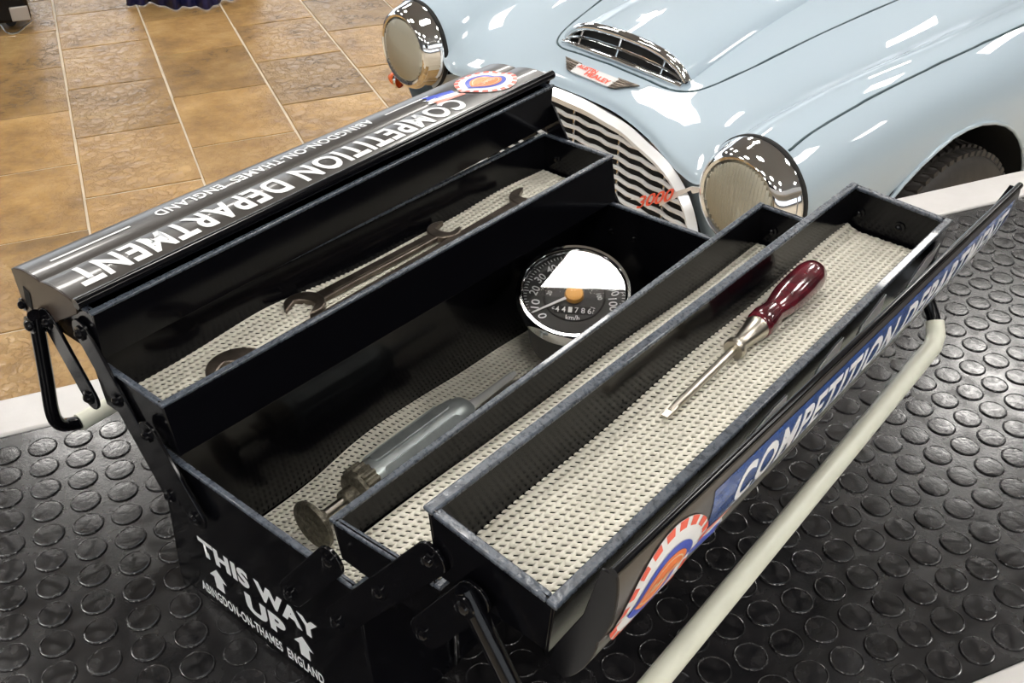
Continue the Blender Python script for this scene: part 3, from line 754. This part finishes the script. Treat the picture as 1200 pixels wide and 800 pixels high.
def dial_text(t, r, deg, hgt, wid, rot=0.0, m='white_ink'):
    bm = text_bm(t, 0.01); a = R(deg)
    ca, sa = math.cos(R(rot)), math.sin(R(rot)); cxx, cyy = r * math.cos(a), r * math.sin(a)
    mapped(bm, lambda x, y: Vector((cxx + ca * (x - .5) * wid - sa * (y - .5) * hgt, cyy + sa * (x - .5) * wid + ca * (y - .5) * hgt, -.0037))); obj('numeral', bm, m, dl)
for i, t in enumerate(('0', '10', '20', '30', '40', '50', '60', '70', '80', '90', '100')):
    dg_ = 223 - i * 23.4
    dial_text(t, .0350, dg_, .0075, .0042 * len(t) + .001, (dg_ - 90) * .8 )
for i, t in enumerate(('0', '20', '40', '60', '80', '100', '120')):
    dg_ = 222 - i * 44
    dial_text(t, .0218, dg_, .0042, .0021 * len(t) + .0006, (dg_ - 90) * .8)
for i in range(66):
    a = R(228 - i * 4.2); bm_r = (.0415, .0440) if i % 4 else (.0400, .0440)
    if i == 0: tick = NB()
    d1, d2 = Vector((math.cos(a), math.sin(a), 0)), Vector((-math.sin(a), math.cos(a), 0)) * .0003
    q = [d1 * bm_r[0] - d2, d1 * bm_r[1] - d2, d1 * bm_r[1] + d2, d1 * bm_r[0] + d2]
    tick.faces.new([tick.verts.new((p.x, p.y, -.0037)) for p in q])
obj('tick_marks', tick, 'white_ink', dl)
dial_text('km/h', .0235, 271, .0055, .0120, 0)
for i, c in enumerate('441786'):
    bm = NB(); x = -.0135 + i * .0056; box(bm, (x - .0026, -.0195, -.0044), (x + .0026, -.0115, -.0036)); obj('counter_wheel', bm, 'hole', dl, bevel=0.0003)
    b_t = text_bm(c, 0.01); mapped(b_t, lambda q, y: Vector((x + (q - .5) * .0034, -.0155 + (y - .5) * .0058, -.0034))); obj('numeral', b_t, 'white_ink', dl)
bm = NB(); a = R(213); d1 = Vector((math.cos(a), math.sin(a), 0)); d2 = Vector((-d1.y, d1.x, 0))
hexa(bm, [d1 * .006 - d2 * .0013 + Vector((0, 0, -.0022)), d1 * .041 - d2 * .0006 + Vector((0, 0, -.0022)), d1 * .041 + d2 * .0006 + Vector((0, 0, -.0022)), d1 * .006 + d2 * .0013 + Vector((0, 0, -.0022)),
          d1 * .006 - d2 * .0013 + Vector((0, 0, -.0014)), d1 * .041 - d2 * .0006 + Vector((0, 0, -.0014)), d1 * .041 + d2 * .0006 + Vector((0, 0, -.0014)), d1 * .006 + d2 * .0013 + Vector((0, 0, -.0014))])
nd = obj('needle', bm, 'white_ink', gz)
bm = NB(); lathe(bm, [(.0085, -.004), (.0085, -.0015), (.0075, .0002), (0, .0008)], 28); obj('hub', bm, 'brass', nd, smooth=True)
bm = NB(); lathe(bm, [(0, .0030), (.0446, .0030), (.0446, .0022), (0, .0022)], 48); obj('cover_glass', bm, 'glass', gz)

# ------------------------------------------------------------------ the car
CMID = Vector((0.07951, 2.15774, 0)); CLAT = Vector((0.636396, -0.771363, 0)); CFW = Vector((-0.771363, -0.636396, 0))
CM = Matrix(((CFW.x, CLAT.x, 0, CMID.x), (CFW.y, CLAT.y, 0, CMID.y), (0, 0, 1, 0), (0, 0, 0, 1)))   # x forward, y to the car's left, z up
CAR = thing('sports_car', 'pale blue vintage open sports car with round chrome headlamps behind the table', 'car', matrix=CM)
XE = -2.6
rows = [
    # (front point), then (x, y, z) along the car
    [(-.100, 0, .698), (-.125, 0, .722), (-.20, 0, .748), (-.35, 0, .785), (-.6, 0, .832), (-.95, 0, .872), (-1.5, 0, .905), (XE, 0, .93)],
    [(-.097, .12, .694), (-.12, .12, .718), (-.20, .12, .743), (-.35, .13, .780), (-.6, .15, .829), (-.95, .17, .869), (-1.5, .18, .902), (XE, .18, .93)],
    [(-.082, .235, .676), (-.105, .235, .700), (-.20, .235, .731), (-.35, .26, .768), (-.6, .30, .818), (-.95, .34, .858), (-1.5, .36, .893), (XE, .36, .92)],
    [(-.055, .345, .650), (-.075, .345, .676), (-.17, .345, .722), (-.35, .37, .764), (-.6, .40, .808), (-.95, .425, .845), (-1.5, .44, .88), (XE, .44, .91)],
    [(-.040, .422, .655), (-.060, .424, .680), (-.14, .430, .735), (-.33, .452, .777), (-.6, .475, .812), (-.95, .49, .843), (-1.5, .50, .878), (XE, .50, .91)],
    [(-.035, .463, .735), (-.055, .464, .742), (-.14, .470, .772), (-.33, .500, .812), (-.6, .525, .838), (-.95, .535, .858), (-1.5, .54, .885), (XE, .54, .91)],
    [(-.035, .520, .781), (-.055, .521, .786), (-.14, .526, .806), (-.33, .545, .836), (-.6, .565, .854), (-.95, .575, .868), (-1.5, .58, .888), (XE, .58, .91)],
    [(-.035, .585, .783), (-.055, .586, .787), (-.14, .590, .804), (-.33, .603, .828), (-.6, .615, .842), (-.95, .622, .852), (-1.5, .628, .87), (XE, .63, .89)],
    [(-.037, .640, .747), (-.055, .642, .750), (-.14, .648, .764), (-.33, .661, .782), (-.6, .670, .790), (-.95, .675, .795), (-1.5, .68, .81), (XE, .68, .82)],
    [(-.040, .660, .680), (-.060, .662, .682), (-.14, .669, .690), (-.33, .684, .698), (-.6, .693, .700), (-.95, .70, .70), (-1.5, .71, .70), (XE, .72, .70)],
    [(-.045, .640, .605), (-.065, .643, .604), (-.14, .656, .600), (-.33, .677, .595), (-.6, .690, .590), (-.95, .70, .585), (-1.5, .72, .57), (XE, .73, .56)],
    [(-.055, .590, .48), (-.075, .600, .475), (-.14, .628, .46), (-.33, .660, .45), (-.6, .680, .44), (-.95, .69, .43), (-1.5, .71, .42), (XE, .72, .41)],
    [(-.070, .540, .30), (-.090, .560, .29), (-.14, .585, .27), (-.33, .62, .25), (-.6, .64, .24), (-.95, .655, .23), (-1.5, .67, .22), (XE, .68, .22)],
]
long_ = [np.array(spline(r_, 10)) for r_ in rows]             # along the car
nst = len(long_[0])
sect = [np.array(spline([lr[i] for lr in long_], 6)) for i in range(nst)]
G = np.array(sect)                                            # station, across, xyz
def surf_z(x, y):
    """body height at (x,|y|)"""
    xs = G[:, :, 0]; ys = G[:, :, 1]; m = G.shape[1] * 8 // 12
    d = (xs[:, :m] - x) ** 2 + (ys[:, :m] - abs(y)) ** 2
    i = np.argsort(d.ravel())[:4]; wgt = 1 / (d.ravel()[i] + 1e-7)
    return float((G[:, :m, 2].ravel()[i] * wgt).sum() / wgt.sum())
bm = NB()
full = np.concatenate([G[:, :0:-1] * np.array((1, -1, 1)), G], axis=1)
AX, AZ, AR = -0.545, 0.335, 0.385
vg = [[bm.verts.new(p) for p in st] for st in full]
def in_arch(p): return abs(p[1]) > .5 and p[2] < .74 and (p[0] - AX) ** 2 + (p[2] - AZ) ** 2 < AR ** 2
for i in range(nst - 1):
    for j in range(full.shape[1] - 1):
        q = [full[i][j], full[i][j + 1], full[i + 1][j + 1], full[i + 1][j]]
        if all(in_arch(p) for p in q): continue
        bm.faces.new((vg[i][j], vg[i][j + 1], vg[i + 1][j + 1], vg[i + 1][j]))
for v in bm.verts:                                            # pull the ragged opening onto the arch circle
    p = v.co
    if v.link_faces and in_arch(p):
        dx, dz = p.x - AX, p.z - AZ; l = math.hypot(dx, dz); p.x = AX + dx / l * AR; p.z = AZ + dz / l * AR
bmesh.ops.delete(bm, geom=[v for v in bm.verts if not v.link_faces], context='VERTS')
# nose panel below the lip
ys = np.linspace(-.54, .54, 41); prev = None
for y in ys:
    f = [p for p in full[0]]
    ay = abs(y); zt = np.interp(ay, [0, .12, .235, .345, .40, .54], [.697, .693, .675, .649, .645, .60]); xt = np.interp(ay, [0, .235, .345, .55], [-.10, -.082, -.058, -.055])
    col = [bm.verts.new((xt + d, y, lerp(zt, .26, t))) for t, d in ((0, 0), (.05, -.02), (.35, -.03), (.7, -.03), (1, -.07))]
    if prev:
        for a, b, c, d in zip(prev, prev[1:], col[1:], col): bm.faces.new((a, b, c, d))
    prev = col
bd = obj('body', bm, 'car', CAR, smooth='all')
# wheel arch lips
for sgn in (1, -1):
    bm = NB(); pts = []
    for k in range(25):
        t = R(-8 + 196 * k / 24); x, z = AX + AR * math.cos(t), AZ + AR * math.sin(t)
        yy = np.interp(z, [.24, .44, .59, .70, .78], [.64, .68, .69, .693, .672]) - .012 * max(0, (x - AX) / AR) 
        pts.append((x, sgn * (yy + .001), z))
    tube(bm, pts, .005, 8); obj('arch_lip', bm, 'car', bd, smooth='all')
    bm = NB(); lathe(bm, [(AR + .006, .018), (AR + .012, -.16), (.05, -.2), (0, -.2)], 40, (AX, sgn * .665, AZ), (0, sgn, 0)); obj('wheel_well', bm, 'hole', bd, smooth=True)
# seams
def seam(pts, r=.0028, m='car_dark', name='seam', lift=-.0005, n=8):
    P = spline(pts, n); bm = NB(); tube(bm, [(p[0], p[1], surf_z(p[0], p[1]) + lift) for p in P], r, 6); return obj(name, bm, m, bd, smooth='all')
for s in (1, -1):
    seam([(-.06, s * .600), (-.14, s * .597), (-.30, s * .603), (-.5, s * .608), (-.75, s * .612), (-1.1, s * .617), (-1.6, s * .62)])
seam([(-1.6, .37), (-1.1, .345), (-.75, .315), (-.5, .285), (-.34, .258), (-.24, .228), (-.203, .175), (-.196, .09), (-.195, 0), (-.196, -.09), (-.203, -.175), (-.24, -.228), (-.34, -.258), (-.5, -.285), (-.75, -.315), (-1.1, -.345), (-1.6, -.37)])
# bonnet scoop
bm = NB(); SX = -.245
def scoop_h(x, y):
    hw = lerp(.192, .15, min(1, (SX - x) / 1.1)); t = abs(y) / hw
    if t >= 1: return -0.004
    g = max(0, 1 - ((SX - x) / 1.15) ** 1.6); return .050 * g * (1 - t ** 3.2) ** .6
xs_ = np.linspace(SX, SX - 1.15, 30); ty = np.linspace(-1, 1, 41)
gr = []
for x in xs_:
    hw = lerp(.192, .15, min(1, (SX - x) / 1.1)) * 1.0
    gr.append([bm.verts.new((x + .02 * (1 - t * t) * (x == SX), t * hw, surf_z(x, t * hw) + scoop_h(x, t * hw * .999) - .002)) for t in ty])
for a, b in zip(gr, gr[1:]):
    for k in range(40): bm.faces.new((a[k], a[k + 1], b[k + 1], b[k]))
sc_o = obj('bonnet_scoop', bm, 'car', CAR, smooth='all')
sc_t = [Vector((SX + .006 + .012 * (1 - t * t), t * .192, surf_z(SX, t * .192) + max(.004, scoop_h(SX, t * .191)) - .002)) for t in np.linspace(-1, 1, 33)]
sc_b = [Vector((SX + .022 + .016 * (1 - t * t), t * .192, surf_z(SX + .02, t * .192) + .003)) for t in np.linspace(-1, 1, 33)]
bm = NB(); tube(bm, sc_t, .0110, 12); obj('scoop_frame', bm, 'chrome', sc_o, smooth=True)
bm = NB(); tube(bm, sc_b, .0058, 10); obj('scoop_frame', bm, 'chrome', sc_o, smooth=True)
bm = NB(); prv = None
for a, b in zip(sc_t, sc_b):
    col = (bm.verts.new(a - Vector((.006, 0, .004))), bm.verts.new(b - Vector((.014, 0, 0))))
    if prv: bm.faces.new((prv[0], col[0], col[1], prv[1]))
    prv = col
obj('scoop_opening', bm, 'hole', sc_o)
bm = NB(); tube(bm, [lerp(a, b, .55) for a, b in zip(sc_t, sc_b)][1:-1], .0035, 8); obj('scoop_bar', bm, 'chrome', sc_o, smooth=True)
for i in (5, 16, 27):
    bm = NB(); tube(bm, [sc_t[i], sc_b[i]], .003, 6); obj('scoop_post', bm, 'chrome', sc_o, smooth=True)
# grille
gy = [0, .06, .12, .18, .24, .30, .35, .39, .415, .425]
gt = [.690, .689, .684, .674, .660, .640, .617, .590, .560, .52]
gt = list(np.interp(gy, [0, .058, .18, .296, .345, .385, .41, .425], [.702, .701, .690, .660, .638, .603, .570, .52]))
def gx(y): return -.085 + .03 * (abs(y) / .42) ** 2 + .012
def outline(shrink):
    top = [(y, z) for y, z in zip(gy, gt)]
    bot = [(.42, .49), (.39, .455), (.33, .435), (.2, .425), (0, .42)]
    half = top + bot
    cx_, cz_ = 0, .54
    out = []
    for y, z in half:
        l = math.hypot(y, (z - cz_) * 2.2) + 1e-6
        out.append((y - shrink * .6 * (y / .42), z - shrink * (1 if z > .52 else -.6) * (0.62 + .38 * (1 - y / .43))))
    out = [tuple(p) for p in spline(out, 5)]
    return out + [(-y, z) for y, z in out[::-1]][1:-1]
o1, o2, o3 = outline(-.004), outline(.010), outline(.027)
bm = NB(); n = len(o1)
ra = [bm.verts.new((gx(y) - .006, y, z)) for y, z in o1]; rb = [bm.verts.new((gx(y) + .012, y, z)) for y, z in o2]; rc = [bm.verts.new((gx(y) + .004, y, z)) for y, z in o3]; rd = [bm.verts.new((gx(y) - .018, y, z)) for y, z in o3]
for A_, B_ in ((ra, rb), (rb, rc), (rc, rd)):
    for k in range(n): bm.faces.new((A_[k], A_[(k + 1) % n], B_[(k + 1) % n], B_[k]))
grl = obj('grille_surround', bm, 'grille', CAR, smooth=True)
bm = NB(); prv = None; h2 = len(o2) // 2 + 1
tz = [(y, z) for y, z in o2[:h2] if z > .52]
for y in np.linspace(-.425, .425, 35):
    zt = float(np.interp(abs(y), [q[0] for q in tz], [q[1] for q in tz]))
    col = (bm.verts.new((gx(y) - .020, y, zt - .002)), bm.verts.new((gx(y) - .020, y, .42 + .1 * max(0, abs(y) - .3) ** .5)))
    if prv: bm.faces.new((prv[0], col[0], col[1], prv[1]))
    prv = col
obj('grille_backing', bm, 'hole', grl)
nk = (len(gy) - 1) * 5 + 1
top_y = [p[0] for p in o3[:nk]]; top_z = [p[1] for p in o3[:nk]]
z = .652
while z > .44:
    # half width where the opening contains this height
    if z > .52: hw = max([yq for yq, zq in zip(top_y, top_z) if zq >= z] or [0])
    else: hw = .395 - .4 * max(0, .49 - z)
    if hw > .03:
        yy = np.linspace(-hw, hw, max(8, int(hw * 110))); bm = NB()
        tube(bm, [(gx(y) - .006, y, z + .0022 * math.sin(y * 90)) for y in yy], .0050, 8); obj('grille_bar', bm, 'grille', grl, smooth=True)
    z -= .0235
for yv in (-.3, -.15, 0, .15, .3):
    zt = float(np.interp(abs(yv), top_y, top_z)); bm = NB(); tube(bm, [(gx(yv) - .013, yv, zt), (gx(yv) - .013, yv, .45)], .003, 6); obj('grille_post', bm, 'chrome', grl, smooth=True)
# 3000 emblem with its flash
b_t = text_bm('3000', .0)
mapped(b_t, lambda x, y: Vector((gx(.33) + .022, lerp(.262, .355, x) + .010 * y, lerp(.556, .612, x) + lerp(-.017, .017, y)))); 
em = obj('number_emblem', b_t, 'red_ink', CAR); md = em.modifiers.new('thick', 'SOLIDIFY'); md.thickness = .003
bm = NB(); pl = [(.235, .549), (.30, .580), (.30, .574), (.40, .642), (.46, .660), (.405, .628), (.40, .634), (.32, .566), (.32, .572)]
prism(bm, pl, lambda p: Vector((gx(.33) + .013, *p)), lambda p: Vector((gx(.33) + .017, *p))); obj('chrome_flash', bm, 'grille', em)
# winged badge on the nose
bg_n = []
def bpt(y, t):     # t 0..1 from bottom to top edge of the badge on the nose slope
    x = lerp(-.130, -.166, t); return Vector((x + .003, y, surf_z(x, y) + .004))
bdg = None
bm = NB(); pl = [(-.062, .0), (.062, .0), (.066, .85), (-.066, .85)]
prism(bm, pl, lambda p: bpt(*p) - Vector((.002, 0, .002)), lambda p: bpt(*p) + Vector((.001, 0, .003))); bdg = obj('winged_badge', bm, 'grille', CAR, bevel=.0008)
for s in (-1, 1):
    for k in range(5):
        t0, t1 = k * .2, k * .2 + .15; ln = .075 + .0085 * k
        bm = NB(); pl = [(s * .06, t0), (s * (ln + .003), t0 + .10), (s * (ln + .012), t1 + .12), (s * .06, t1)]
        prism(bm, pl, lambda p: bpt(*p) - Vector((.001, 0, .001)), lambda p: bpt(*p) + Vector((.001, 0, .0025))); obj('wing_feather', bm, 'steel_dark', bdg)
for txt_, t0, t1, y0, y1 in (('AUSTIN', .46, .80, -.058, .004), ('HEALEY', .10, .46, -.02, .058)):
    b_t = text_bm(txt_, .03); mapped(b_t, lambda x, y: bpt(lerp(y0, y1, x), lerp(t0, t1, y)) + Vector((.0015, 0, .0038))); obj('lettering', b_t, 'red_ink', bdg)
# headlamps
for s in (1, -1):
    c = (0, s * .55, .68)
    bm = NB(); lathe(bm, [(.104, -.055), (.113, -.048), (.114, -.038), (.108, -.028), (.104, -.010), (.096, .004), (.089, .008), (.0835, .006), (.082, -.002)], 56, c, (1, 0, 0))
    hl = obj('headlamp', bm, 'chrome', CAR, smooth=True)
    bm = NB(); lathe(bm, [(.1145, -.056), (.1165, -.052), (.1165, -.046), (.114, -.043)], 56, c, (1, 0, 0)); obj('rubber_gasket', bm, 'hole', hl, smooth=True)
    bm = NB(); lathe(bm, [(.083, -.002), (.075, -.018), (.055, -.04), (.03, -.055), (0, -.06)], 40, c, (1, 0, 0)); obj('reflector', bm, 'reflector', hl, smooth='all')
    bm = NB(); nxx = 22       # fluted inner face of the lens
    for k in range(nxx):
        y0 = -.080 + .160 * k / nxx; y1 = y0 + .160 / nxx; ym = (y0 + y1) / 2; hh = math.sqrt(max(0, .080 ** 2 - ym ** 2)) * .97
        zz = np.linspace(-hh, hh, 7)
        for za, zb in zip(zz, zz[1:]):
            X = lambda y, z: .006 + .012 * (1 - (y * y + z * z) / .083 ** 2)
            p = [(X(y0, za) - .004, y0, za), (X(ym, za) - .0005, ym, za), (X(y1, za) - .004, y1, za), (X(y1, zb) - .004, y1, zb), (X(ym, zb) - .0005, ym, zb), (X(y0, zb) - .004, y0, zb)]
            v = [bm.verts.new((q[0], c[1] + q[1], c[2] + q[2])) for q in p]
            bm.faces.new((v[0], v[1], v[4], v[5])); bm.faces.new((v[1], v[2], v[3], v[4]))
    obj('lens_flutes', bm, 'flute_glass', hl)
    bm = NB(); lathe(bm, [(0, .019), (.03, .0175), (.055, .014), (.075, .0075), (.083, .003)], 48, c, (1, 0, 0)); obj('lens', bm, 'lens_glass', hl, smooth='all')
# amber side lamp and bumper stub seen under the far headlamp
bm = NB(); lathe(bm, [(.022, 0), (.022, .006), (.017, .02), (.008, .032), (0, .036)], 20, (-.04, -.645, .565), (.35, -1, 0)); sl = obj('side_lamp', bm, 'amber', CAR, smooth=True)
bm = NB(); lathe(bm, [(.024, -.004), (.026, 0), (.024, .005)], 20, (-.04, -.645, .565), (.35, -1, 0)); obj('lamp_rim', bm, 'chrome', sl, smooth=True)
# wheels
for s in (1, -1):
    c = (AX - .01, s * .615, .325)
    bm = NB(); lathe(bm, [(.19, -.07), (.235, -.082), (.275, -.084), (.305, -.075), (.322, -.055), (.327, -.02), (.327, .02), (.322, .055), (.305, .075), (.275, .084), (.235, .082), (.19, .07)], 64, c, (0, s, 0))
    wh = obj('wheel', bm, 'tyre', CAR, smooth='all')
    bm = NB()
    for k in range(72):
        a = 2 * math.pi * k / 72
        for yv, sk in ((-.055, .03), (-.028, -.03), (0, .03), (.028, -.03), (.055, .03)):
            r0, r1 = .318 - (abs(yv) > .05) * .004, .3315 - (abs(yv) > .05) * .006
            q = []
            for rr in (r0, r1):
                for da, dy in ((-.03, -.011), (.03, -.011), (.03, .011), (-.03, .011)):
                    t = a + da * .85 + sk * dy * 40 + (.5 * 2 * math.pi / 72 if abs(yv) == .028 else 0)
                    q.append((c[0] + rr * math.cos(t), c[1] + yv + dy, c[2] + rr * math.sin(t)))
            hexa(bm, q)
    o = obj('tread_blocks', bm, 'tyre', wh); o['kind'] = 'stuff'
    bm = NB(); lathe(bm, [(.196, .068), (.205, .074), (.196, .078), (.186, .066), (.17, .03), (.10, .015), (.08, .05), (.05, .062), (0, .064)], 48, c, (0, s, 0)); obj('wheel_disc', bm, 'rim', wh, smooth=True)
# cream panel low on the flank behind the front wheel
for s in (1, -1):
    bm = NB(); pl = []
    jj = []
    xs_ = np.linspace(-1.0, -2.5, 16); zs_ = np.linspace(.26, .64, 8)
    gr = []
    for i, x in enumerate(xs_):
        rowv = []
        for z in zs_:
            t = (z - .26) / .38
            xx = x - (.10 * (2 * t - 1) ** 2 if i == 0 else 0)
            st = np.argmin(abs(G[:, 60, 0] - xx)); cc = G[st]; half = cc[50:]
            yv = float(np.interp(z, half[::-1, 2], half[::-1, 1]))
            rowv.append(bm.verts.new((xx, s * (yv + .002), z)))
        gr.append(rowv)
    for a, b in zip(gr, gr[1:]):
        for k in range(7): bm.faces.new((a[k], a[k + 1], b[k + 1], b[k]))
    obj('flank_panel', bm, 'cove', bd, smooth='all')

# ------------------------------------------------------------------ far left: drape and trolley
dr = NB(); prv = None
for i in range(81):
    t = i / 80; b = lerp(0.28, 0.80, t)
    col = []
    for k in range(10):
        hgt = k / 9
        fold = .035 * math.sin(t * 26) * (1 - .5 * hgt) + .02 * math.sin(t * 61 + 1)
        flare = .10 * (1 - hgt) ** 3
        n = 5.55 - flare - fold + .10 * math.cos(t * 3.1 * 2) * (1 - hgt) + hgt * .15
        bb = b + (t - .5) * .16 * (1 - hgt) ** 2
        q = bn(bb, n, .004 + hgt * .85); col.append(dr.verts.new(q))
    if prv:
        for a, b2, c, d in zip(prv, prv[1:], col[1:], col): dr.faces.new((a, b2, c, d))
    prv = col
o = obj('draped_cloth', dr, 'drape', None, smooth='all'); o.modifiers.new('thick', 'SOLIDIFY').thickness = .004
o['label'] = 'dark blue cloth hanging in folds to the stone floor, at the back'; o['category'] = 'cloth'
tr = thing('display_trolley', 'black wheeled frame with a small grey metal plate, at the far left corner', 'trolley', bn(-.40, 5.34, 0), R(22.35))
bm = NB(); box(bm, (-.5, -.02, .045), (.16, .5, .9)); obj('cabinet', bm, 'black', tr, bevel=.02)
bm = NB(); box(bm, (.075, -.035, .055), (.155, -.02, .12)); pt = obj('plate', bm, 'plate', tr, bevel=.004)
bm = NB(); tube(bm, spline([(.02, -.04, .052), (.04, -.045, .012), (.09, -.045, .010), (.16, -.04, .052)], 6), .005, 8); obj('chrome_loop', bm, 'chrome', pt, smooth=True)
for x, y in ((.06, .10), (-.40, .10), (.06, .42), (-.40, .42)):
    bm = NB(); lathe(bm, [(0, -.012), (.02, -.012), (.024, -.008), (.024, .008), (.02, .012), (0, .012)], 20, (x, y, .024), (0, 1, 0)); cs = obj('caster', bm, 'tyre', tr, smooth=True)
    bm = NB(); box(bm, (x - .008, y - .018, .024), (x + .008, y + .018, .047)); obj('caster_fork', bm, 'chrome', cs)
